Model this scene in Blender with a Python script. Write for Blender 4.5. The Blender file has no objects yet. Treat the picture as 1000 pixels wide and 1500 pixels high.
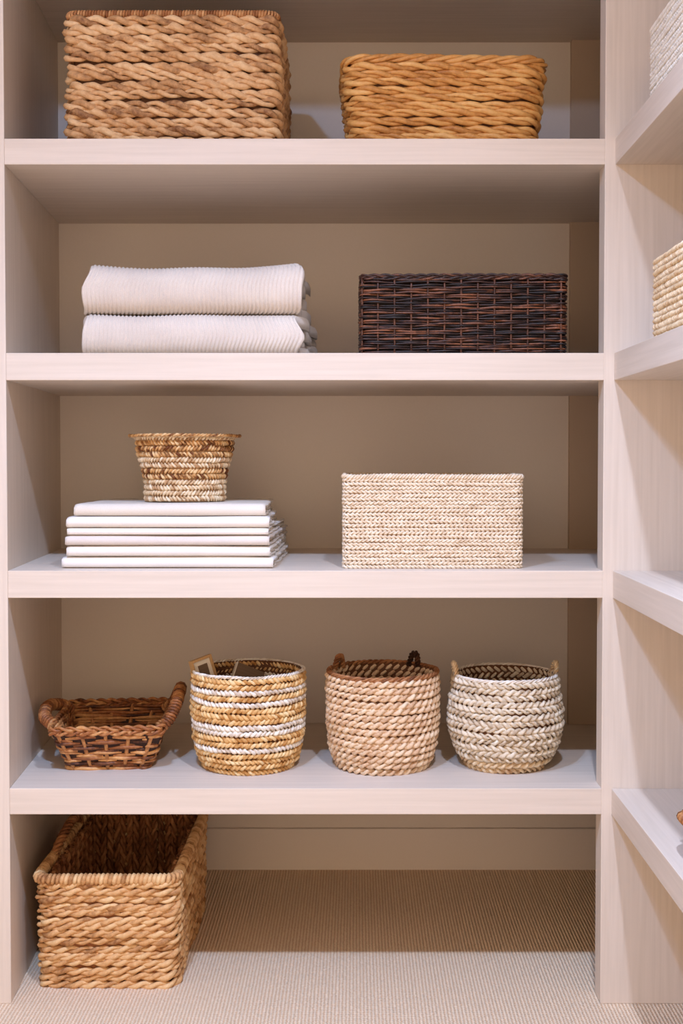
import bpy, bmesh, math
import numpy as np
from mathutils import Vector

S = bpy.context.scene
COL = S.collection
PI = math.pi

# ------------------------------------------------------------------ camera
F = 1800.0; CX, CY = 520.0, 724.0; PITCH = math.radians(1.65)
ZF = 2.571; HC = 1.154
cd = bpy.data.cameras.new('camera'); cam = bpy.data.objects.new('camera', cd); COL.objects.link(cam)
cd.sensor_fit = 'VERTICAL'; cd.sensor_height = 36.0; cd.sensor_width = 24.0
cd.lens = F / 1500 * 36.0
cd.shift_x = -(CX - 500) / 1500.0
cd.shift_y = -(750 - CY) / 1500.0
cam.location = (0, -ZF, HC); cam.rotation_euler = (PI / 2 - PITCH, 0, 0)
cd.clip_start = 0.05
S.camera = cam

# ------------------------------------------------------------------ light
w = bpy.data.worlds.new('world'); S.world = w; w.use_nodes = True
bg = w.node_tree.nodes['Background']
bg.inputs[0].default_value = (1.0, 0.745, 0.52, 1); bg.inputs[1].default_value = 2.05

def spot(x, y, z, power, col, tx, ty, tz, size=142, radius=0.035):
    l = bpy.data.lights.new('ceiling_spot', 'SPOT'); o = bpy.data.objects.new('ceiling_spot', l); COL.objects.link(o)
    l.energy = power; l.color = col; l.spot_size = math.radians(size); l.spot_blend = 1.0; l.shadow_soft_size = radius
    o.location = (x, y, z)
    o.rotation_euler = (Vector((tx, ty, tz)) - Vector((x, y, z))).to_track_quat('-Z', 'Y').to_euler()
    return o
LC = (0.85, 0.98, 1.36); LCOOL = (0.54, 0.88, 1.55)
spot(0.30, -1.45, 2.56, 120, LC, 0.30, -1.44, 0)
spot(-0.42, -1.45, 2.56, 108, LCOOL, -0.42, -1.44, 0)
wide = spot(-0.55, -1.35, 2.58, 24, (0.55, 0.88, 1.6), -0.55, -1.34, 0, size=178)  # added weak wide lamp for the cool patch and cooler fronts up top
wide.data.spot_blend = 0.25
S.view_settings.view_transform = 'Standard'; S.view_settings.look = 'None'
S.view_settings.exposure = 0.0; S.view_settings.gamma = 1.0
S.view_settings.use_curve_mapping = False

# ------------------------------------------------------------------ helpers
def ray(px, py):
    u = (px - CX) / F; v = -(py - CY) / F
    c, s = math.cos(PITCH), math.sin(PITCH)
    return np.array([u, c + v * s, -s + v * c])
O = np.array([0, -ZF, HC])
def PY(px, py, Y):
    d = ray(px, py); t = (Y - O[1]) / d[1]; p = O + d * t; return p[0], p[2]
def PZ(px, py, Z):
    d = ray(px, py); t = (Z - O[2]) / d[2]; p = O + d * t; return p[0], p[1]

def lin(r, g, b):
    f = lambda c: (c / 255 / 12.92) if c / 255 <= 0.04045 else ((c / 255 + 0.055) / 1.055) ** 2.4
    return (f(r), f(g) * 0.97, f(b) * 0.88, 1)

MATS = {}
def new_mat(name):
    m = bpy.data.materials.new(name); m.use_nodes = True
    nt = m.node_tree; b = nt.nodes['Principled BSDF']
    MATS[name] = m
    return m, nt, b
def N(nt, t, **k):
    n = nt.nodes.new(t)
    for a, v in k.items(): setattr(n, a, v)
    return n
def ramp(nt, cols):
    r = N(nt, 'ShaderNodeValToRGB'); e = r.color_ramp.elements
    while len(e) < len(cols): e.new(0.5)
    for i, (p, c) in enumerate(cols): e[i].position = p; e[i].color = c
    return r

def wood(name, base, axis, rough=0.5, contrast=0.05, scale=1.0):
    m, nt, b = new_mat(name); L = nt.links.new
    tc = N(nt, 'ShaderNodeTexCoord'); mp = N(nt, 'ShaderNodeMapping')
    sc = [70 * scale] * 3; sc[axis] = 2.2 * scale
    mp.inputs['Scale'].default_value = sc
    L(tc.outputs['Object'], mp.inputs['Vector'])
    n1 = N(nt, 'ShaderNodeTexNoise'); n1.inputs['Scale'].default_value = 1.6; n1.inputs['Detail'].default_value = 5
    n1.inputs['Distortion'].default_value = 0.4
    L(mp.outputs['Vector'], n1.inputs['Vector'])
    k0, k1 = 1 - contrast, 1 + contrast
    r = ramp(nt, [(0.3, (base[0] * k0, base[1] * k0 * .99, base[2] * k0 * .97, 1)), (0.7, (base[0] * k1, base[1] * k1, base[2] * k1, 1))])
    L(n1.outputs['Fac'], r.inputs['Fac']); L(r.outputs['Color'], b.inputs['Base Color'])
    b.inputs['Roughness'].default_value = rough; b.inputs['Specular IOR Level'].default_value = 0.3
    bp = N(nt, 'ShaderNodeBump'); bp.inputs['Strength'].default_value = 0.06; bp.inputs['Distance'].default_value = 0.002
    L(n1.outputs['Fac'], bp.inputs['Height']); L(bp.outputs['Normal'], b.inputs['Normal'])
    return m

def paint(name, base, rough=0.8, bump=0.03):
    m, nt, b = new_mat(name); L = nt.links.new
    tc = N(nt, 'ShaderNodeTexCoord')
    n1 = N(nt, 'ShaderNodeTexNoise'); n1.inputs['Scale'].default_value = 220; n1.inputs['Detail'].default_value = 3
    L(tc.outputs['Object'], n1.inputs['Vector'])
    r = ramp(nt, [(0.2, tuple(c * .975 for c in base[:3]) + (1,)), (0.8, tuple(base[:3]) + (1,))])
    L(n1.outputs['Fac'], r.inputs['Fac']); L(r.outputs['Color'], b.inputs['Base Color'])
    b.inputs['Roughness'].default_value = rough; b.inputs['Specular IOR Level'].default_value = 0.25
    bp = N(nt, 'ShaderNodeBump'); bp.inputs['Strength'].default_value = bump; bp.inputs['Distance'].default_value = 0.001
    L(n1.outputs['Fac'], bp.inputs['Height']); L(bp.outputs['Normal'], b.inputs['Normal'])
    return m

def fibre(name, dark, mid, light, rough=0.6, streak=90, bump=0.35, spec=0.3):
    """plant fibre: tint varies from stitch to stitch (attribute), fine noise on top"""
    m, nt, b = new_mat(name); L = nt.links.new
    at = N(nt, 'ShaderNodeAttribute', attribute_name='tint')
    tc = N(nt, 'ShaderNodeTexCoord')
    n1 = N(nt, 'ShaderNodeTexNoise'); n1.inputs['Scale'].default_value = streak; n1.inputs['Detail'].default_value = 4
    n1.inputs['Roughness'].default_value = 0.65
    L(tc.outputs['Object'], n1.inputs['Vector'])
    a = N(nt, 'ShaderNodeMath', operation='MULTIPLY_ADD'); a.inputs[1].default_value = 0.9; a.inputs[2].default_value = -0.45
    L(n1.outputs['Fac'], a.inputs[0])
    s = N(nt, 'ShaderNodeMath', operation='ADD', use_clamp=True)
    L(at.outputs['Fac'], s.inputs[0]); L(a.outputs[0], s.inputs[1])
    r = ramp(nt, [(0.08, dark), (0.5, mid), (0.95, light)])
    L(s.outputs[0], r.inputs['Fac']); L(r.outputs['Color'], b.inputs['Base Color'])
    b.inputs['Roughness'].default_value = rough; b.inputs['Specular IOR Level'].default_value = spec
    n2 = N(nt, 'ShaderNodeTexNoise'); n2.inputs['Scale'].default_value = streak * 5; n2.inputs['Detail'].default_value = 2
    L(tc.outputs['Object'], n2.inputs['Vector'])
    bp = N(nt, 'ShaderNodeBump'); bp.inputs['Strength'].default_value = bump; bp.inputs['Distance'].default_value = 0.0015
    L(n2.outputs['Fac'], bp.inputs['Height']); L(bp.outputs['Normal'], b.inputs['Normal'])
    return m

def cloth(name, c0, c1, scale=900, bump=0.25, rough=0.95):
    m, nt, b = new_mat(name); L = nt.links.new
    tc = N(nt, 'ShaderNodeTexCoord'); mp = N(nt, 'ShaderNodeMapping'); mp.inputs['Scale'].default_value = (1, .5, .5)
    L(tc.outputs['Object'], mp.inputs['Vector'])
    n1 = N(nt, 'ShaderNodeTexNoise'); n1.inputs['Scale'].default_value = scale; n1.inputs['Detail'].default_value = 3
    L(mp.outputs['Vector'], n1.inputs['Vector'])
    n2 = N(nt, 'ShaderNodeTexNoise'); n2.inputs['Scale'].default_value = 9; n2.inputs['Detail'].default_value = 3
    L(tc.outputs['Object'], n2.inputs['Vector'])
    mx = N(nt, 'ShaderNodeMath', operation='ADD'); L(n1.outputs['Fac'], mx.inputs[0]); L(n2.outputs['Fac'], mx.inputs[1])
    hf = N(nt, 'ShaderNodeMath', operation='MULTIPLY'); hf.inputs[1].default_value = .5; L(mx.outputs[0], hf.inputs[0])
    r = ramp(nt, [(0.3, c0), (0.65, c1)])
    L(hf.outputs[0], r.inputs['Fac']); L(r.outputs['Color'], b.inputs['Base Color'])
    b.inputs['Roughness'].default_value = rough; b.inputs['Specular IOR Level'].default_value = 0.1
    b.inputs['Sheen Weight'].default_value = 0.15
    bp = N(nt, 'ShaderNodeBump'); bp.inputs['Strength'].default_value = bump; bp.inputs['Distance'].default_value = 0.001
    L(n1.outputs['Fac'], bp.inputs['Height']); L(bp.outputs['Normal'], b.inputs['Normal'])
    return m

def carpet(name):
    m, nt, b = new_mat(name); L = nt.links.new
    tc = N(nt, 'ShaderNodeTexCoord'); sp = N(nt, 'ShaderNodeSeparateXYZ')
    nz = N(nt, 'ShaderNodeTexNoise'); nz.inputs['Scale'].default_value = 130; nz.inputs['Detail'].default_value = 2
    L(tc.outputs['Object'], nz.inputs['Vector'])
    L(tc.outputs['Object'], sp.inputs[0])
    def wave(out, k, ph):
        a = N(nt, 'ShaderNodeMath', operation='MULTIPLY_ADD'); a.inputs[1].default_value = k
        L(out, a.inputs[0])
        q = N(nt, 'ShaderNodeMath', operation='MULTIPLY'); q.inputs[1].default_value = ph; L(nz.outputs['Fac'], q.inputs[0])
        L(q.outputs[0], a.inputs[2])
        s = N(nt, 'ShaderNodeMath', operation='SINE'); L(a.outputs[0], s.inputs[0])
        h = N(nt, 'ShaderNodeMath', operation='MULTIPLY_ADD'); h.inputs[1].default_value = .5; h.inputs[2].default_value = .5
        L(s.outputs[0], h.inputs[0]); return h
    wx = wave(sp.outputs[0], 2 * PI / 0.0076, 3.2)
    wy = wave(sp.outputs[1], 2 * PI / 0.0085, 6.0)
    mul = N(nt, 'ShaderNodeMath', operation='MULTIPLY_ADD'); mul.inputs[1].default_value = 0.45
    L(wy.outputs[0], mul.inputs[0]); L(wx.outputs[0], mul.inputs[2])
    r = ramp(nt, [(0.1, lin(226, 190, 158)), (0.9, lin(254, 232, 210))])
    L(mul.outputs[0], r.inputs['Fac']); L(r.outputs['Color'], b.inputs['Base Color'])
    b.inputs['Roughness'].default_value = 1.0; b.inputs['Specular IOR Level'].default_value = 0.05
    bp = N(nt, 'ShaderNodeBump'); bp.inputs['Strength'].default_value = 0.8; bp.inputs['Distance'].default_value = 0.003
    L(mul.outputs[0], bp.inputs['Height']); L(bp.outputs['Normal'], b.inputs['Normal'])
    return m

WOODC = (0.755, 0.64, 0.53)
wood('shelf_wood', WOODC, 0); wood('panel_wood', WOODC, 2); wood('shelf_wood_deep', WOODC, 1)
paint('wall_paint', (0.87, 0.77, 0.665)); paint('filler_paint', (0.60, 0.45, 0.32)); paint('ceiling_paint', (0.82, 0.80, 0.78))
paint('trim_paint', (0.90, 0.80, 0.70), 0.5)
carpet('sisal_carpet')
fibre('seagrass', lin(128, 84, 52), lin(212, 164, 116), lin(240, 204, 160))
fibre('seagrass_rim', lin(110, 62, 34), lin(176, 118, 72), lin(214, 166, 116))
fibre('golden_reed', lin(168, 108, 50), lin(218, 158, 88), lin(238, 190, 122), spec=.45, rough=.5)
fibre('dark_wicker', lin(26, 14, 12), lin(62, 34, 24), lin(140, 86, 58), rough=.45, spec=.5)
fibre('dark_wicker_core', lin(20, 12, 10), lin(30, 18, 14), lin(40, 26, 20))
fibre('cream_rope', lin(214, 188, 160), lin(240, 222, 202), lin(250, 238, 224))
fibre('white_rope', lin(222, 210, 200), lin(242, 234, 226), lin(252, 248, 244))
fibre('mottled_rope', lin(112, 62, 30), lin(214, 164, 108), lin(238, 206, 160), streak=110)
fibre('pale_coil', lin(190, 150, 112), lin(232, 206, 172), lin(246, 230, 206))
fibre('gold_raffia', lin(186, 130, 68), lin(232, 188, 128), lin(248, 222, 176))
fibre('white_raffia', lin(208, 190, 174), lin(240, 230, 222), lin(250, 246, 240))
fibre('pink_coil', lin(196, 152, 116), lin(234, 204, 174), lin(248, 228, 204))
fibre('brown_coil', lin(92, 54, 32), lin(160, 104, 66), lin(196, 144, 100))
fibre('ash_raffia', lin(176, 152, 128), lin(228, 212, 192), lin(246, 238, 226))
fibre('brown_wicker', lin(66, 32, 17), lin(162, 99, 54), lin(226, 170, 112), spec=.4, rough=.5)
fibre('brown_wicker_dark', lin(26, 14, 10), lin(56, 32, 20), lin(96, 60, 38))
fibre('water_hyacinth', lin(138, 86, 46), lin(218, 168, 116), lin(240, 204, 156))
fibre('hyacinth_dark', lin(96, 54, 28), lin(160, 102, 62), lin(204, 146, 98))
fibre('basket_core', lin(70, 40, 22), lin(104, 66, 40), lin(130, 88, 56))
fibre('pale_core', lin(150, 112, 78), lin(176, 138, 102), lin(196, 160, 124))
cloth('blanket_cloth', lin(212, 200, 194), lin(233, 224, 219))
cloth('sheet_white', lin(238, 232, 232), lin(248, 244, 244), bump=.1)
cloth('sheet_grey', lin(222, 212, 210), lin(236, 228, 226), bump=.1)
cloth('sheet_linen', lin(226, 216, 208), lin(240, 232, 226), bump=.2)
wood('frame_wood', lin(196, 158, 112), 2, .5, .12, 3); wood('slate_board', lin(120, 98, 80), 0, .6, .12, 3)
paint('card_white', lin(238, 230, 220), .7)

def link(name, me, mat, parent=None):
    o = bpy.data.objects.new(name, me); COL.objects.link(o)
    if mat is not None: me.materials.append(MATS[mat] if isinstance(mat, str) else mat)
    if parent is not None: o.parent = parent
    return o
def tag(o, label, cat=None, group=None, kind=None):
    if label: o['label'] = label
    if cat: o['category'] = cat
    if group: o['group'] = group
    if kind: o['kind'] = kind
    return o
def thing(name, label, cat, loc, rz=0, group=None):
    o = bpy.data.objects.new(name, None); COL.objects.link(o); o.empty_display_size = .05
    o.location = loc; o.rotation_euler = (0, 0, rz)
    return tag(o, label, cat, group)

def box(name, x0, x1, y0, y1, z0, z1, mat, parent=None, bev=0.0015, skew=None):
    """box in parent space; skew = (dx0_back, dx1_back) shifts the back edges in X"""
    bm = bmesh.new(); s0, s1 = skew or (0, 0)
    c = [(x0, y0), (x1, y0), (x1 + s1, y1), (x0 + s0, y1)]
    lo = [bm.verts.new((x, y, z0)) for x, y in c]; hi = [bm.verts.new((x, y, z1)) for x, y in c]
    bm.faces.new(lo[::-1]); bm.faces.new(hi)
    for i in range(4): bm.faces.new((lo[i], lo[(i + 1) % 4], hi[(i + 1) % 4], hi[i]))
    if bev: bmesh.ops.bevel(bm, geom=list(bm.edges), offset=bev, segments=2, affect='EDGES', profile=.5)
    me = bpy.data.meshes.new(name); bm.to_mesh(me); bm.free()
    return link(name, me, mat, parent)

class MB:
    """collects quad grids with a per-vertex tint, builds ONE mesh"""
    def __init__(s): s.v = []; s.f = []; s.t = []; s.n = 0
    def grid(s, V, cu, cv, tint=None):
        """V: (nu, nv, 3); cu / cv closed flags"""
        nu, nv = V.shape[:2]
        idx = np.arange(nu * nv).reshape(nu, nv) + s.n
        a = idx if cu else idx[:-1]; iu = np.roll(idx, -1, 0) if cu else idx[1:]
        q = np.stack([a, iu, np.roll(iu, -1, 1), np.roll(a, -1, 1)], -1)
        if not cv: q = q[:, :-1]
        s.f.append(q.reshape(-1, 4)); s.v.append(V.reshape(-1, 3))
        t = np.full((nu, nv), .5) if tint is None else np.broadcast_to(tint, (nu, nv))
        s.t.append(t.reshape(-1)); s.n += nu * nv
        return idx
    def quads(s, q): s.f.append(np.asarray(q, int).reshape(-1, 4))
    def build(s, name, mat, parent=None, smooth=True):
        V = np.concatenate(s.v).astype(np.float32); Q = np.concatenate(s.f).astype(np.int32); T = np.concatenate(s.t).astype(np.float32)
        me = bpy.data.meshes.new(name)
        me.vertices.add(len(V)); me.vertices.foreach_set('co', V.ravel())
        me.loops.add(Q.size); me.loops.foreach_set('vertex_index', Q.ravel())
        me.polygons.add(len(Q)); me.polygons.foreach_set('loop_start', np.arange(0, Q.size, 4, dtype=np.int32))
        me.polygons.foreach_set('use_smooth', np.full(len(Q), smooth, bool))
        a = me.attributes.new('tint', 'FLOAT', 'POINT'); a.data.foreach_set('value', T)
        me.update(calc_edges=True); me.validate()
        return link(name, me, mat, parent)

def pnoise(s, L, wl, rng, closed=True):
    """smooth 1-D noise in [-1, 1] along arc length s (periodic)"""
    n = max(3, int(round(L / wl))); k = rng.uniform(-1, 1, n)
    x = np.asarray(s) / L * n; i = np.floor(x).astype(int); f = x - i; f = f * f * (3 - 2 * f)
    return k[i % n] * (1 - f) + k[(i + 1) % n] * f

def rrect(wd, dp, r, n):
    """closed rounded rectangle, n points uniform along its length; centred, starts mid front"""
    r = min(r, wd / 2 - 1e-4, dp / 2 - 1e-4); pts = []
    for cx, cy, a0 in ((wd / 2 - r, -dp / 2 + r, -90), (wd / 2 - r, dp / 2 - r, 0), (-wd / 2 + r, dp / 2 - r, 90), (-wd / 2 + r, -dp / 2 + r, 180)):
        a = np.radians(a0 + np.linspace(0, 90, 14)); pts.append(np.stack([cx + r * np.cos(a), cy + r * np.sin(a)], 1))
    p = np.concatenate(pts); p = np.concatenate([p, p[:1]])
    d = np.r_[0, np.cumsum(np.linalg.norm(np.diff(p, axis=0), axis=1))]; L = d[-1]
    s = np.arange(n) / n * L
    q = np.stack([np.interp(s, d, p[:, 0]), np.interp(s, d, p[:, 1])], 1)
    t = np.roll(q, -1, 0) - np.roll(q, 1, 0); t /= np.linalg.norm(t, axis=1)[:, None]
    return q, np.stack([t[:, 1], -t[:, 0]], 1), s, L
def perim(wd, dp, r):
    r = min(r, wd / 2, dp / 2); return 2 * (wd - 2 * r) + 2 * (dp - 2 * r) + 2 * PI * r

def rope(mb, P, Nn, B, s, L, closed, plies, pitch, rp, rs, rng, sides=6, dirn=1, bz=1.0, wob=.0, jr=.15, tvar=.5, tmid=.5, phase=None, lens=0.0):
    """twisted rope of `plies` strands along a centre line"""
    turns = max(1, round(L / pitch)) if closed else L / pitch
    ph0 = rng.uniform(0, 2 * PI) if phase is None else phase
    wn = pnoise(s, L, pitch * 1.7, rng) * wob; wz = pnoise(s, L, pitch * 2.3, rng) * wob
    ang = np.arange(sides) / sides * 2 * PI
    for k in range(plies):
        ph = dirn * 2 * PI * turns * s / L + 2 * PI * k / plies + ph0
        r = rs * (1 + jr * pnoise(s, L, pitch * .6, rng))
        if lens: r = r * (1 - .35 * lens + .65 * lens * np.abs(np.cos(ph)) ** 1.5)
        c = P + Nn * (rp * np.cos(ph) + wn)[:, None] + B * ((rp * np.sin(ph)) * bz + wz)[:, None]
        V = c[:, None] + r[:, None, None] * (np.cos(ang)[None, :, None] * Nn[:, None] + bz * np.sin(ang)[None, :, None] * B[:, None])
        tint = tmid + tvar * pnoise(s, L, pitch * .8, rng) * .6
        mb.grid(V, closed, True, tint[:, None])

def open_path(pts, n, smooth=True):
    p = np.array(pts, float)
    if smooth:   # Catmull-Rom
        q = np.concatenate([[2 * p[0] - p[1]], p, [2 * p[-1] - p[-2]]]); out = []
        for i in range(1, len(q) - 2):
            t = np.linspace(0, 1, 20, endpoint=False)[:, None]
            a, b, c, d = q[i - 1], q[i], q[i + 1], q[i + 2]
            out.append(.5 * (2 * b + (c - a) * t + (2 * a - 5 * b + 4 * c - d) * t ** 2 + (3 * b - a - 3 * c + d) * t ** 3))
        p = np.concatenate(out + [p[-1:]])
    d = np.r_[0, np.cumsum(np.linalg.norm(np.diff(p, axis=0), axis=1))]; L = d[-1]; s = np.linspace(0, L, n)
    return np.stack([np.interp(s, d, p[:, i]) for i in range(3)], 1), s, L
def frames(P, ref):
    T = np.gradient(P, axis=0); T /= np.linalg.norm(T, axis=1)[:, None]
    ref = np.broadcast_to(np.array(ref, float), P.shape)
    n = ref - (ref * T).sum(1)[:, None] * T; n /= np.linalg.norm(n, axis=1)[:, None]
    return n, np.cross(T, n)
def tube(mb, P, ref, r, sides=8, tint=.5, cap=True):
    n, b = frames(P, ref); r = np.broadcast_to(r, len(P)).copy()
    if cap:
        P = np.concatenate([P[:1], P, P[-1:]]); n = np.concatenate([n[:1], n, n[-1:]]); b = np.concatenate([b[:1], b, b[-1:]])
        r = np.r_[1e-5, r, 1e-5]; 
        if not np.isscalar(tint): tint = np.r_[tint[:1], tint, tint[-1:]][:, None]
    elif not np.isscalar(tint): tint = tint[:, None]
    a = np.arange(sides) / sides * 2 * PI
    V = P[:, None] + r[:, None, None] * (np.cos(a)[None, :, None] * n[:, None] + np.sin(a)[None, :, None] * b[:, None])
    mb.grid(V, False, True, tint)
def wrapped(mb, pts, ref, R, rs, rng, closed_path=None, tvar=.5, sides=6, tmid=.5, per=9):
    """a thick core wound round with strand after strand"""
    if closed_path is None:
        p, s, L = open_path(pts, 4)
        turns = L / (rs * 1.9); n = int(turns * per); p, s, L = open_path(pts, n); nn, bb = frames(p, ref); closed = False
        tube(mb, p[::3], ref, R * .9, 10, tmid * .5)
    else:
        q, z, nfun = closed_path
        p, nn, bb, s, L = nfun; turns = round(L / (rs * 1.9)); closed = True
    T = np.cross(nn, bb); ph = 2 * PI * turns * s / L; e = np.cos(ph)[:, None] * nn + np.sin(ph)[:, None] * bb
    r = rs * (1 + .15 * pnoise(s, L, L / turns * 1.3, rng)); a = np.arange(sides) / sides * 2 * PI
    V = p[:, None] + e[:, None] * (R - rs * .3) + r[:, None, None] * (np.cos(a)[None, :, None] * e[:, None] + np.sin(a)[None, :, None] * T[:, None])
    mb.grid(V, closed, True, (tmid + tvar * .6 * pnoise(s, L, L / turns * 1.1, rng))[:, None])

def loop3(wd, dp, r, z, n):
    q, nr, s, L = rrect(wd, dp, r, n)
    P = np.concatenate([q, np.full((n, 1), z)], 1); Nn = np.concatenate([nr, np.zeros((n, 1))], 1)
    B = np.broadcast_to(np.array([0, 0, 1.0]), P.shape)
    return P, Nn, B, s, L

def shell(parent, prof, H, mat, inset=.0, name='inner_wall', th=.002, nz=10, z0=.003):
    """thin upright wall that the strands are woven round"""
    mb = MB(); n = 120; rows = []
    for off, seq in ((inset, np.linspace(0, 1, nz)), (inset + th, np.linspace(1, 0, nz))):
        for t in seq:
            wd, dp, r = prof(t); P = loop3(wd - 2 * off, dp - 2 * off, max(r - off, .002), z0 + t * (H - z0), n)[0]; rows.append(P)
    mb.grid(np.stack(rows, 0), True, True, .45)
    return mb.build(name, mat, parent)
def base_slab(parent, wd, dp, r, mat, th=.006):
    n = 64; q = rrect(wd, dp, r, n)[0]; mb = MB(); rings = []
    for k, z in ((.001, 0), (1, 0), (1, th), (.001, th)):
        rings.append(np.concatenate([q * k, np.full((n, 1), z)], 1))
    mb.grid(np.stack(rings), False, True, .4)
    return mb.build('base', mat, parent, smooth=False)

def basket(name, label, loc, yaw, prof, H, n, mat, pitch, seed, core='basket_core', plies=2, dirn=lambda i: 1, wob=.0012, jr=.18, rowmat=None,
           rim=None, rimmat=None, rimr=.008, step=6, sides=6, fat=1.0, bz=1.0, tvar=.55, tmid=.5, group=None, shellon=True, cat='basket', rowname='woven_row', ratio=.25, lens=0.0, inset=.002, rimrs=.34):
    rng = np.random.default_rng(seed); root = thing(name, label, cat, loc, yaw, group)
    Hr = H - (rimr * 1.6 if rim else 0); rh = Hr / n
    for i in range(n):
        t = (i + .5) / n * Hr / H; wd, dp, r = prof(t)
        np_ = int(max(40, perim(wd, dp, r) / pitch * step * 2))
        P, Nn, B, s, L = loop3(wd, dp, r, rh * (i + .5), np_)
        mb = MB(); rope(mb, P, Nn, B, s, L, True, plies, pitch, rh * ratio * fat, rh * (.56 - ratio) * fat, rng, sides, dirn(i), bz, wob, jr, tvar, tmid, lens=lens)
        mb.build(rowname, rowmat(i) if rowmat else mat, root)
    wd, dp, r = prof(1.0)
    if rim == 'wrap':
        rs = rimr * rimrs; L = perim(wd, dp, r); turns = int(L / (rs * 1.9))
        lp = loop3(wd, dp, r, H - rimr, turns * 8)
        mb = MB(); wrapped(mb, None, None, rimr, rs, rng, (None, None, lp), tvar, 5, tmid)
        tp = loop3(wd, dp, r, H - rimr, 120); a = np.arange(8) / 8 * 2 * PI
        mb.grid(tp[0][:, None] + rimr * .8 * (np.cos(a)[None, :, None] * tp[1][:, None] + np.sin(a)[None, :, None] * tp[2][:, None]), True, True, .2)
        mb.build('rim', rimmat or mat, root)
    elif rim == 'braid':
        lp = loop3(wd, dp, r, H - rimr, int(perim(wd, dp, r) / pitch * step * 2.5))
        mb = MB(); rope(mb, *lp, True, 3, pitch * 1.1, rimr * .5, rimr * .52, rng, sides, 1, 1, wob, jr, tvar, tmid)
        mb.build('rim', rimmat or mat, root)
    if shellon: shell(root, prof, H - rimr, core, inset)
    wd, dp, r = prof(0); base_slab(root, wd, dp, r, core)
    return root

def arch_handle(root, pts, mat, seed, r=.006, pitch=.03, ref=(0, 0, 1), name='handle', wrap=False, rs=.003, tmid=.5):
    rng = np.random.default_rng(seed); mb = MB()
    if wrap: wrapped(mb, pts, ref, r, rs, rng, tmid=tmid)
    else:
        p, s, L = open_path(pts, 90); nn, bb = frames(p, ref)
        rope(mb, p, nn, bb, s, L, False, 3, pitch, r * .5, r * .55, rng, 6, tmid=tmid)
    return mb.build(name, mat, root)

# ------------------------------------------------------------------ the setting
D = 0.643; DB = 0.86; TH = 0.0
XL = PY(9, 557, 0)[0]; XLB = PY(87, 450, D)[0]
XR = PY(884, 557, 0)[0]
ZS = [(PY(400, a, 0)[1], PY(400, b, 0)[1]) for a, b in ((203, 241), (517, 557), (836, 876), (1155, 1193))]   # (top, bottom) of shelves
Z0 = PY(400, -92, 0)[1]
XW = 1.20      # right wall
def struct(o): o['kind'] = 'structure'; return o
struct(box('floor', -2.6, XW + .3, -4.2, DB + .1, -.06, 0, 'sisal_carpet', bev=0))
struct(box('ceiling', -2.6, XW + .3, -4.2, DB + .1, 2.66, 2.74, 'ceiling_paint', bev=0))
struct(box('wall_back', -2.6, XW + .3, DB, DB + .1, 0, 2.66, 'wall_paint', bev=0))
struct(box('unseen_wall_left', -1.75, -1.65, -4.2, DB, 0, 2.66, 'wall_paint', bev=0))  # unseen wall, added to cut side light so more arrives from the front
struct(box('wall_right', XW, XW + .1, -4.2, DB, 0, 2.66, 'wall_paint', bev=0))
struct(box('baseboard_back', XLB - .02, XW, DB - .014, DB, 0, PY(600, 1212, DB)[1], 'trim_paint', bev=.002))

U = thing('shelving_unit', 'wide bleached wood shelving unit with thick shelves holding baskets and folded linens', 'shelving', (0, 0, 0))
TOP = 2.40
sk = XLB - XL
box('side_panel', XL - .075, XL, 0, DB - .016, 0, TOP, 'panel_wood', U, skew=(0, sk * (DB - .016) / D))
box('back_panel', XLB - .02, XW, D, D + .02, ZS[3][1] + .0, TOP, 'wall_paint', U, bev=0)
XF = PY(833, 450, D)[0]
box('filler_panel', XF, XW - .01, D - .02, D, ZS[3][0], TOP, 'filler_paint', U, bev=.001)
for i, (zt, zb) in enumerate(ZS + [(Z0 + .057, Z0)]):
    # front lip, and the deck behind it that runs on behind the corner
    bm_name = 'shelf'
    box(bm_name, XL, XR, 0, D, zb, zt, 'shelf_wood', U, bev=.0012, skew=(sk, XW - .02 - XR))
U2 = thing('shelving_unit', 'bleached wood shelving unit standing at a right angle against the right wall', 'shelving', (XR, 0, 0))
U2.location = (0, 0, 0)
box('end_panel', XR, XW - .005, .0, .058, 0, TOP, 'panel_wood', U2, bev=.0015)
XS = PY(899, 560, 0)[0]
for zt, zb in ZS + [(Z0 + .057, Z0)]:
    box('shelf', XS, XW - .005, -1.9, -.0005, zb, zt, 'shelf_wood_deep', U2, bev=.0012)
box('back_panel', XW - .02, XW - .005, -1.9, 0, 0, TOP, 'panel_wood', U2, bev=0)

# ------------------------------------------------------------------ baskets on the top shelf
def rect_prof(w0, d0, w1, d1, r): return lambda t: (w0 + (w1 - w0) * t, d0 + (d1 - d0) * t, r)
def place_front(xl, xr, ytop, Yf, zbase):
    a = PY(xl, ytop, Yf); b = PY(xr, ytop, Yf)
    return (a[0] + b[0]) / 2, b[0] - a[0], PY((xl + xr) / 2, ytop, Yf)[1] - zbase

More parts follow.
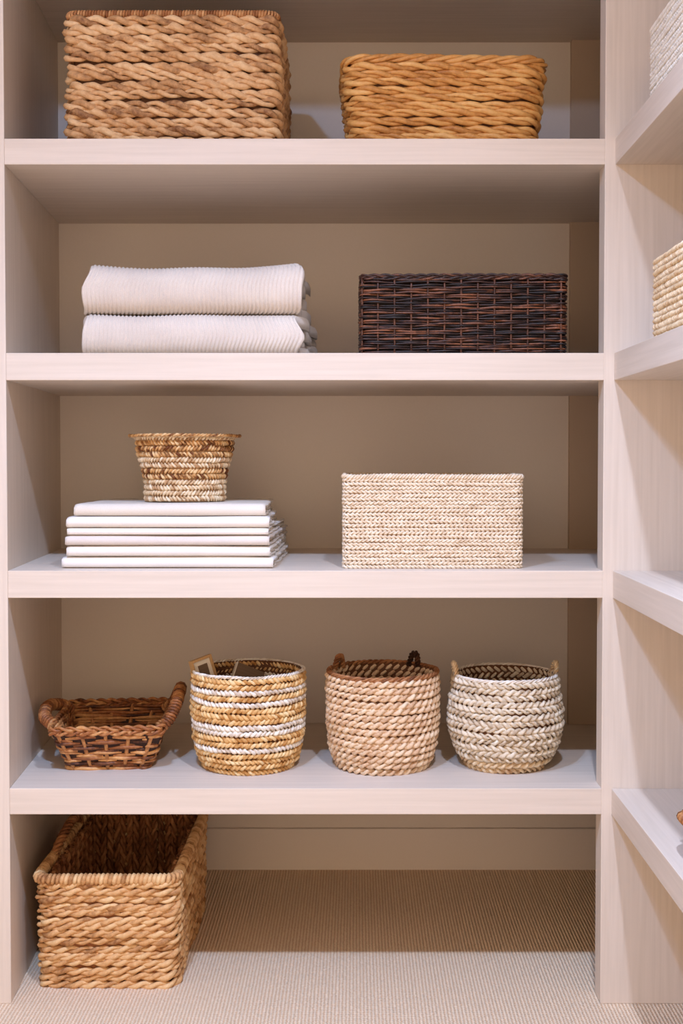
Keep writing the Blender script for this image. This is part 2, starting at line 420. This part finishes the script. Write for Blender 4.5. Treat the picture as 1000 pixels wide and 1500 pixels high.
zt = ZS[0][0]
cx, wd, H = place_front(99, 404, 16, .06, zt)
dep = .38
basket('seagrass_basket', 'tall boxy seagrass basket with chunky twisted weave, beside the orange basket', (cx, .06 + dep / 2, zt), 0,
       rect_prof(wd, dep, wd, dep, .022), H, 14, 'seagrass', .080, 11, rim='wrap', rimmat='seagrass_rim', rimr=.007, dirn=lambda i: -1, wob=.004, jr=.28, fat=1.17, lens=.45, step=9, tvar=.6, tmid=.55, inset=.007, rimrs=.45)
cx, wd, H = place_front(503, 800, 79, .07, zt); dep = .32
basket('reed_basket', 'golden orange reed basket with flared sides and braided rim on the top shelf', (cx, .07 + dep / 2, zt), 0,
       rect_prof(wd * .915, dep * .9, wd, dep, .05), H, 11, 'golden_reed', .11, 12, rim='braid', rimr=.010, dirn=lambda i: -1, wob=.003, jr=.22, step=11, fat=1.18, lens=.35, tvar=.6, tmid=.55, inset=.006)

# ------------------------------------------------------------------ dark wicker basket
def wicker(name, label, loc, yaw, prof, H, n, seed, gap, tw, mat, core, stakemat=None, pair=2, amp=.0035, rimr=.006, inset=.006, cat='basket', tmid=.45, group=None, pts_per=5, flat=1.0):
    rng = np.random.default_rng(seed); root = thing(name, label, cat, loc, yaw, group)
    wd, dp, r = prof(.5); L0 = perim(wd, dp, r); ns = int(round(L0 / gap / 2)) * 2 + 1
    Hr = H - rimr
    for i in range(n):
        t = (i + .5) / n * Hr / H; wd, dp, r = prof(t); m = ns * pts_per
        P, Nn, B, s, L = loop3(wd, dp, r, Hr * (i + .5) / n, m)
        mb = MB(); a = np.arange(6) / 6 * 2 * PI
        for k in range(pair):
            ph = PI * ns * s / L + i * PI
            rr = tw * (1 + .35 * pnoise(s, L, .06, rng))
            c = P + Nn * (amp * np.cos(ph) + .001 * pnoise(s, L, .05, rng))[:, None] + B * (((k - (pair - 1) / 2) * Hr / n / pair) + .0016 * pnoise(s, L, .045, rng))[:, None]
            V = c[:, None] + rr[:, None, None] * (np.cos(a)[None, :, None] * Nn[:, None] + flat * np.sin(a)[None, :, None] * B[:, None])
            mb.grid(V, True, True, (tmid + .5 * pnoise(s, L, .07, rng))[:, None])
        mb.build('woven_row', mat, root)
    for j in range(ns):
        pts = []
        for t in np.linspace(0, 1, 5):
            wd, dp, r = prof(t); q, nr, s, L = rrect(wd, dp, r, ns * 4)
            k = 4 * j; pts.append([q[k, 0], q[k, 1], .002 + t * (H - rimr)])
        p, s, L = open_path(pts, 8); mb = MB(); tube(mb, p, (1, .3, 0), tw * 1.15, 6, tmid + .15)
        mb.build('stake', stakemat or mat, root)
    wd, dp, r = prof(1.0)
    for k in range(2):
        lp = loop3(wd, dp, r, H - rimr * (1 if k == 0 else -0.2), int(perim(wd, dp, r) / .05 * 14))
        mb = MB(); rope(mb, *lp, True, 2, .05, rimr * .45, rimr * .5, rng, 6, 1 - 2 * k, 1, .001, .25, .5, tmid); mb.build('rim', mat, root)
    if core: shell(root, prof, H - rimr, core, inset)
    wd, dp, r = prof(0); base_slab(root, wd, dp, r, core or mat)
    return root
zt = ZS[1][0]
cx, wd, H = place_front(529, 830, 404, .06, zt)
wicker('wicker_basket', 'near-black rectangular wicker basket woven from thin twigs', (cx, .06 + .15, zt), 0, rect_prof(wd, .30, wd, .30, .012), H, 15, 21, .0365, .0021,
       'dark_wicker', 'dark_wicker_core', pair=2, rimr=.005)

# ------------------------------------------------------------------ cream rope basket
zt = ZS[2][0]
cx, wd, H = place_front(504, 764, 694, .05, zt)
basket('rope_basket', 'rectangular cream paper rope basket beside the stack of folded sheets', (cx, .05 + .14, zt), 0, rect_prof(wd, .28, wd, .28, .014), H, 24, 'cream_rope', .019, 31,
       core='pale_core', rim='braid', rimr=.0065, step=4, sides=5, wob=.0009, fat=1.1, dirn=lambda i: 1 if i % 2 else -1, tvar=.4)

# ------------------------------------------------------------------ folded cloths
def folded(name, label, cat, loc, W, H, dep, t, layers, mat, seed, rib=0.0, ribp=.0087, sag=.003, rag=.008, front=.5, yaw=0, group=None, shear=0.0, wave=.002, cells=5, cup=0.0):
    """cloth folded over itself, fold towards -Y; origin at its base, mid front"""
    rng = np.random.default_rng(seed)
    pts = []
    def arc(h, a, y0, n=14):
        th = np.linspace(-PI / 2, PI / 2, n); c, s_ = np.cos(th), np.sin(th); p = 2.7
        return [(y0 - a * abs(ci) ** (2 / p), h * np.sign(si) * abs(si) ** (2 / p)) for ci, si in zip(c, s_)]
    h = H / 2 - t / 2; yf = 0.0; seqs = []
    for l in range(layers):
        a = max(min(h * 1.15, front * H), t * .6)
        seqs.append([(dep - l * .012, -h)] + [(y, -h) for y in np.linspace(dep * .85, yf + t / 2 + a, 8)] + arc(h, a, yf + t / 2 + a)[1:-1] + [(y, h) for y in np.linspace(yf + t / 2 + a, dep * .85, 8)] + [(dep - l * .012, h)])
        h -= t * 1.08; yf += t * 1.08
        if h < t * .45: break
    mb = MB(); nx = int(W / ribp * cells) if rib else 60
    u = np.linspace(-1, 1, nx)
    nzx = lambda wl: pnoise((u + 1) / 2 * W, W * 1.5, wl, rng)
    for li, sq in enumerate(seqs):
        c = np.array(sq); c = np.c_[np.zeros(len(c)), c]; c, s, L = open_path(c, 70, False)
        T = np.gradient(c, axis=0); T /= np.linalg.norm(T, axis=1)[:, None]; nrm = np.cross(T, [1.0, 0, 0]); 
        if nrm[len(nrm) // 2, 1] > 0: nrm = -nrm
        out = c + nrm * t / 2; inn = c - nrm * t / 2
        ring = np.concatenate([out, inn[::-1]]); rn = np.concatenate([nrm, -nrm[::-1]])
        M = len(ring); ss = np.r_[s, s[::-1]]
        V = np.zeros((nx, M, 3))
        eL = -W / 2 + li * .004 + rag * pnoise(ss, L, .035, rng); eR = W / 2 - li * .004 + rag * pnoise(ss, L, .035, rng) + shear * np.maximum(ring[:, 1] - .04, 0)
        V[:, :, 0] = eL[None] + (eR - eL)[None] * ((u + 1) / 2)[:, None]
        disp = rib * (np.abs(np.sin(PI * (u + 1) / 2 * W / ribp)) - .5)[:, None] if rib else 0
        rd = .0035 * 0
        zz = ring[:, 2][None] + 0 * u[:, None]
        k = np.clip((zz + H / 2) / H, 0, 1)
        V[:, :, 1] = ring[:, 1][None] + disp * rn[:, 1][None] + (wave * nzx(.11))[:, None]
        V[:, :, 2] = zz + disp * rn[:, 2][None] + k * (sag * nzx(.12) + cup * (1.3 * u ** 2 - .5) + cup * .3 * u)[:, None] + H / 2
        e = np.clip((np.abs(u) - .955) / .045, 0, 1)[:, None] ** 2      # ends round over
        V[:, :, 2] -= e * k * H * (.13 if rib else .06)
        idx = mb.grid(V, False, True, .5)
        m2 = M // 2
        for row, flip in ((idx[0], False), (idx[-1], True)):
            i = np.arange(m2 - 1); q = np.stack([row[i], row[i + 1], row[M - 2 - i], row[M - 1 - i]], 1)
            mb.quads(q[:, ::-1] if flip else q)
    root = mb.build(name, mat); root.location = loc; root.rotation_euler = (0, 0, yaw)
    root['label'] = label; root['category'] = cat
    if group: root['group'] = group
    return root
def stack_cloth(xl, xr, yt, yb, Yf):
    a = PY(xl, (yt + yb) / 2, Yf); b = PY(xr, (yt + yb) / 2, Yf)
    return (a[0] + b[0]) / 2, b[0] - a[0], PY(xl, yt, Yf)[1] - PY(xl, yb, Yf)[1]
zt = ZS[1][0]
cx, wd, H = stack_cloth(116, 440, 459, 518, .05)
H = PY(300, 459, .05)[1] - zt
folded('folded_blanket', 'ribbed ivory blanket folded thick, lower one of two on the shelf', 'blanket', (cx, .05, zt), wd, H, .34, .021, 2, 'blanket_cloth', 41, rib=.0034, sag=.0022, shear=.08, rag=.012)
z2 = zt + H
cx, wd, H2 = stack_cloth(121, 438, 383, 460, .052); H2 = PY(300, 385, .05)[1] - z2
folded('folded_blanket', 'ribbed ivory blanket folded thick, lying on top of another blanket', 'blanket', (cx, .052, z2 + .003), wd, H2 - .003, .33, .024, 2, 'blanket_cloth', 42, rib=.0034, cup=.009, sag=.005, shear=.02, rag=.012)

zt = ZS[2][0]
ys = [833, 815.5, 799.5, 784, 773, 756.5, 737]
xs = [(92, 400), (96, 397), (97, 396), (97, 392), (96, 394), (108, 389)]
z_gap = .0012
names = ['white sheet with a lilac cast at the very bottom of the folded stack', 'pale pinkish sheet folded flat, second up in the stack', 'pale grey folded sheet in the middle of the stack, third up',
         'thin bright white folded sheet, fourth up in the stack', 'plain white folded sheet, directly under the topmost one', 'oatmeal linen sheet folded on top of the stack under the flared basket']
mm = ['sheet_white', 'sheet_white', 'sheet_grey', 'sheet_white', 'sheet_white', 'sheet_linen']
zb = zt; ZST = None
for i in range(6):
    Yf = .05 + (.0 if i < 5 else .012)
    a = PY(xs[i][0], ys[i], Yf); b = PY(xs[i][1], ys[i], Yf)
    z1 = PY(250, ys[i + 1], Yf)[1]; Hh = z1 - zb
    folded('folded_sheet', names[i], 'sheet', ((a[0] + b[0]) / 2, Yf, zb), b[0] - a[0], Hh - z_gap, .46 if i < 4 else .36, Hh * .22, 3, mm[i], 50 + i, sag=.0009, rag=.004, front=.55, wave=.0012, group='folded sheets in the stack', shear=.02 if i < 4 else -.03)
    zb = z1
ZST = zb

# flared bowl basket on the sheets
Yc = .21; cx = PY(271, 700, Yc)[0]; sc = F / (ZF + Yc); zr = PY(271, 638, Yc)[1]
H = zr - ZST
def bowl(t):
    k = np.interp(t, [0, .3, .55, .75, .95, 1.0], [56, 56.5, 62, 67, 69, 73]); r = k / sc; return (2 * r, 2 * r, r)
bb = basket('flared_basket', 'small round basket with flared mouth in mottled brown and cream bands, on folded sheets', (cx, Yc, ZST + .001), 0, bowl, H, 12, 'mottled_rope', .016, 61, core='pale_core', step=5,
       rowmat=lambda i: ['pale_coil', 'pale_coil', 'pale_coil', 'pale_coil', 'mottled_rope', 'mottled_rope', 'pale_coil', 'pale_coil', 'mottled_rope', 'mottled_rope', 'mottled_rope', 'pale_coil'][i], dirn=lambda i: 1 if i % 2 else -1, wob=.001, tvar=.95, jr=.3)
rng = np.random.default_rng(62)
for k, (rr, zz) in enumerate(((73, .003), (77, .0045), (80, .006))):   # the turned-out lip
    lp = loop3(2 * rr / sc, 2 * rr / sc, rr / sc, H - .004 + zz * .3, 300); mb = MB()
    rope(mb, *lp, True, 2, .018, .0016, .0024, rng, 5, 1, 1, .0006, .2, .6, .45); mb.build('rim', 'mottled_rope' if k == 2 else 'pale_coil', bb)

# ------------------------------------------------------------------ baskets on the fourth shelf
zt = ZS[3][0]
def round_at(px0, px1, ymid, Yc, rimy, zbase):
    a = PY(px0, ymid, Yc); b = PY(px1, ymid, Yc); return (a[0] + b[0]) / 2, (b[0] - a[0]) / 2, PY((px0 + px1) / 2, rimy, Yc)[1] - zbase
def rprof(R, ts, ks): return lambda t: (2 * R * np.interp(t, ts, ks), 2 * R * np.interp(t, ts, ks), R * np.interp(t, ts, ks))

cx, R, H = round_at(283, 445, 1050, .205, 977, zt)
stripes = [0, 0, 0, 0, 1, 0, 0, 1, 1, 0, 0, 0, 1, 0, 1, 0, 0]
g = basket('striped_basket', 'round straw basket banded in gold and white with boards sticking out', (cx, .205, zt), .2, rprof(R, [0, .08, .3, .6, 1], [.76, .86, .965, 1, .985]), H, 17, 'gold_raffia', .0215, 71,
       core='basket_core', rowmat=lambda i: 'white_raffia' if stripes[i] else 'gold_raffia', dirn=lambda i: 1 if i % 2 else -1, wob=.0016, step=7, tvar=.75, jr=.3, ratio=.2, lens=.0, rim='braid', rimmat='white_raffia', rimr=.004)
# boards in it
def slab(name, label, cat, loc, rot, w, h, t, mat, parts=(), down=.085):
    root = thing(name, label, cat, loc); root.rotation_euler = rot
    box('board', -w / 2, w / 2, -t / 2, t / 2, -down, h, mat, root, bev=.001)
    for (nm, x0, x1, y0, y1, z0, z1, m) in parts: box(nm, x0, x1, y0, y1, z0, z1, m, root, bev=.0006)
    return root
gx, gy = cx, .205
slab('picture_frame', 'small light wooden frame with white mat leaning inside the striped basket', 'frame', (gx - .066, gy - .012, zt + .098), (math.radians(-8), math.radians(-14), math.radians(35)), .05, .152, .004, 'card_white',
     [('frame_bar', -.027, -.021, -.006, .006, -.085, .154, 'frame_wood'), ('frame_bar', .021, .027, -.006, .006, -.085, .154, 'frame_wood'), ('frame_bar', -.021, .021, -.006, .006, .148, .154, 'frame_wood'), ('picture', -.012, .012, -.0035, -.0025, .09, .138, 'slate_board')])
slab('wooden_board', 'flat grey-brown board lying tilted inside the striped basket', 'board', (gx - .030, gy + .004, zt + .112), (math.radians(-25), math.radians(24), math.radians(15)), .07, .118, .014, 'slate_board',
     [('edge_strip', -.036, -.033, -.0075, .0075, -.02, .118, 'card_white')], down=.02)

cx, R, H = round_at(481, 639, 1050, .205, 978, zt)
h = basket('coiled_basket', 'round pinkish straw basket of thick coils with a brown rim', (cx, .205, zt), .5, rprof(R, [0, .07, .25, .5, 1], [.78, .87, .955, .99, 1]), H, 14, 'pink_coil', .038, 72,
       rowmat=lambda i: 'pink_coil', rim='braid', rimmat='brown_coil', rimr=.006, wob=.0014, step=9, tvar=.45, fat=1.1, lens=.4, bz=1.0)
def side_handle(root, R, ang, span, H, rise, mat, seed, r=.006, out=.004, inner=False):
    pts = []
    for k in np.linspace(-1, 1, 5):
        a = ang + span * k; z = H - .012 + (rise + .012) * math.sqrt(max(0, 1 - k * k)); rr = R + out * (1 - k * k) - .002
        pts.append((rr * math.cos(a), rr * math.sin(a), z))
    arch_handle(root, pts, mat, seed, r=r, pitch=.022, ref=(math.cos(ang), math.sin(ang), .01))
side_handle(h, R * .97, math.radians(150) - .5, .16, H, .016, 'brown_coil', 1, .0075, -.004)
side_handle(h, R * .97, math.radians(50) - .5, .12, H, .018, 'brown_wicker_dark', 2, .007)

cx, R, H = round_at(659, 820, 1050, .205, 983, zt)
i_ = basket('bellied_basket', 'round-bellied whitish raffia basket with loop handles on the rim', (cx, .205, zt), .9, rprof(R, [0, .07, .2, .45, .65, .85, 1], [.62, .74, .88, 1, .985, .93, .925]), H, 15, 'ash_raffia', .033, 73,
       dirn=lambda i: 1 if i % 2 else -1, wob=.0014, jr=.28, step=8, fat=1.12, lens=.45, rowmat=lambda i: 'pale_coil' if i < 2 else 'ash_raffia', rim='braid', rimmat='white_raffia', rimr=.0045, tvar=.5)
side_handle(i_, R * .93, PI - .9 + .1, .17, H, .02, 'pale_coil', 3, .006)
side_handle(i_, R * .93, -.9 + .12, .17, H, .017, 'pale_coil', 4, .006)

# small tray basket with wrapped handles
def tray(label, loc, yaw, seed):
    wb, db, wt_, dt, Hh = .182, .22, .245, .32, .10
    root = wicker('tray_basket', label, loc, yaw, rect_prof(wb, db, wt_, dt, .02), Hh, 7, seed, .046, .0041, 'brown_wicker', 'brown_wicker_dark', pair=2, amp=.0036, rimr=.008, inset=-.001, tmid=.55, pts_per=6)
    for s in (-1, 1):
        x = s * wt_ / 2
        hi = .055 if s > 0 else .018
        pts = [(x - s * .012, -.105, Hh - .012), (x + s * .008, -.095, Hh + .004), (x + s * .024, -.07, Hh + hi * .62), (x + s * .030, -.02, Hh + hi), (x + s * .030, .03, Hh + hi), (x + s * .022, .075, Hh + hi * .62), (x + s * .006, .098, Hh + .004), (x - s * .012, .108, Hh - .012)]
        arch_handle(root, pts, 'brown_wicker', seed + 5 + s, r=.0125, ref=(s, 0, .2), wrap=True, rs=.0036, tmid=.5)
    return root
fx, fy = PZ(160, 1128, zt)
tray('small open brown wicker tray basket with wrapped side handles', (fx - .012, fy + .118, zt), math.radians(5), 81)

# ------------------------------------------------------------------ big floor basket
zt = 0.0
fx0, fy0 = PZ(52, 1452, zt); fx1, _ = PZ(250, 1452, zt)
ztp = PY(150, 1284, fy0)[1]
wdt = PY(258, 1290, fy0)[0] - PY(52, 1290, fy0)[0]
dep = .52
J = basket('floor_basket', 'large deep woven hyacinth basket standing on the carpet under the lowest shelf', ((fx0 + fx0 + wdt) / 2 - .0, fy0 + .012 + dep / 2, zt), 0, rect_prof(wdt - .012, dep * .97, wdt, dep, .028), ztp, 15, 'water_hyacinth', .066, 91,
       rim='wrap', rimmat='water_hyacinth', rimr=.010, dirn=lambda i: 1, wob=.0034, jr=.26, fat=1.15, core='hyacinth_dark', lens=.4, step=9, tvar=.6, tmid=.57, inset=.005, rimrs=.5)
rng = np.random.default_rng(92)
nb = 16
for k in range(nb):      # upright strands lining the inside
    x = -wdt / 2 + .03 + (wdt - .06) * k / (nb - 1)
    p, s, L = open_path([(x, dep / 2 - .022, .012), (x + rng.uniform(-.003, .003), dep / 2 - .02, ztp * .5), (x, dep / 2 - .016, ztp - .015)], 70)
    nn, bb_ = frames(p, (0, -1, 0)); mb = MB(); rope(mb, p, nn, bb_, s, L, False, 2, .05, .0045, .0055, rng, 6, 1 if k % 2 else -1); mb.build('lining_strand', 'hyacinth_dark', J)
for k in range(20):
    y = -dep / 2 + .04 + (dep - .075) * k / 19
    for sx in (-1, 1):
        x = sx * (wdt / 2 - .018)
        p, s, L = open_path([(x * .98, y, .012), (x, y + .004, ztp * .5), (x, y, ztp - .015)], 60)
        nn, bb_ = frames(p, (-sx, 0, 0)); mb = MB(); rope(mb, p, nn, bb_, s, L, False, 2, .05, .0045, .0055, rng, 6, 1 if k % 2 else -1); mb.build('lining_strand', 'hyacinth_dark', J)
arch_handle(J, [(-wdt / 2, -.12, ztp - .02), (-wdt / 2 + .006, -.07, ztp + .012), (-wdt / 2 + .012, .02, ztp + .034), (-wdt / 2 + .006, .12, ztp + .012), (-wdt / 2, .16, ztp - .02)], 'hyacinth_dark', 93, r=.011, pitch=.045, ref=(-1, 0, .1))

# ------------------------------------------------------------------ things on the right-hand unit
XB = XS + .03
def side_basket(name, label, px, ytop, zbase, depth_x, length, n, mat, seed, pitch=.019):
    # far left corner seen at (px, ytop); its left face lies in the plane X = XB
    d = ray(px, ytop); t = (XB - O[0]) / d[0]; p = O + d * t
    H = p[2] - zbase
    return basket(name, label, (XB + depth_x / 2, p[1] - length / 2, zbase), 0, rect_prof(depth_x, length, depth_x, length, .016), H, n, mat, pitch, seed, core='pale_core', rim='braid', rimr=.0065,
                  step=4, sides=5, wob=.0009, fat=1.1, dirn=lambda i: 1 if i % 2 else -1, tvar=.4)
side_basket('rope_basket', 'white cotton rope basket on the upper shelf of the side unit', 953, 44, ZS[0][0], .34, .42, 18, 'white_rope', 101)
side_basket('rope_basket', 'pale straw rope basket on the second shelf of the side unit', 958, 382, ZS[1][0], .34, .42, 13, 'pale_coil', 102, .022)
bx, by = PZ(998, 1203, ZS[3][0] + .071)
tr = tray('brown wicker basket just peeking in on the lowest shelf of the side unit', (bx + .099, by, ZS[3][0]), 0, 111)
tr.scale = (.6, .6, .6)
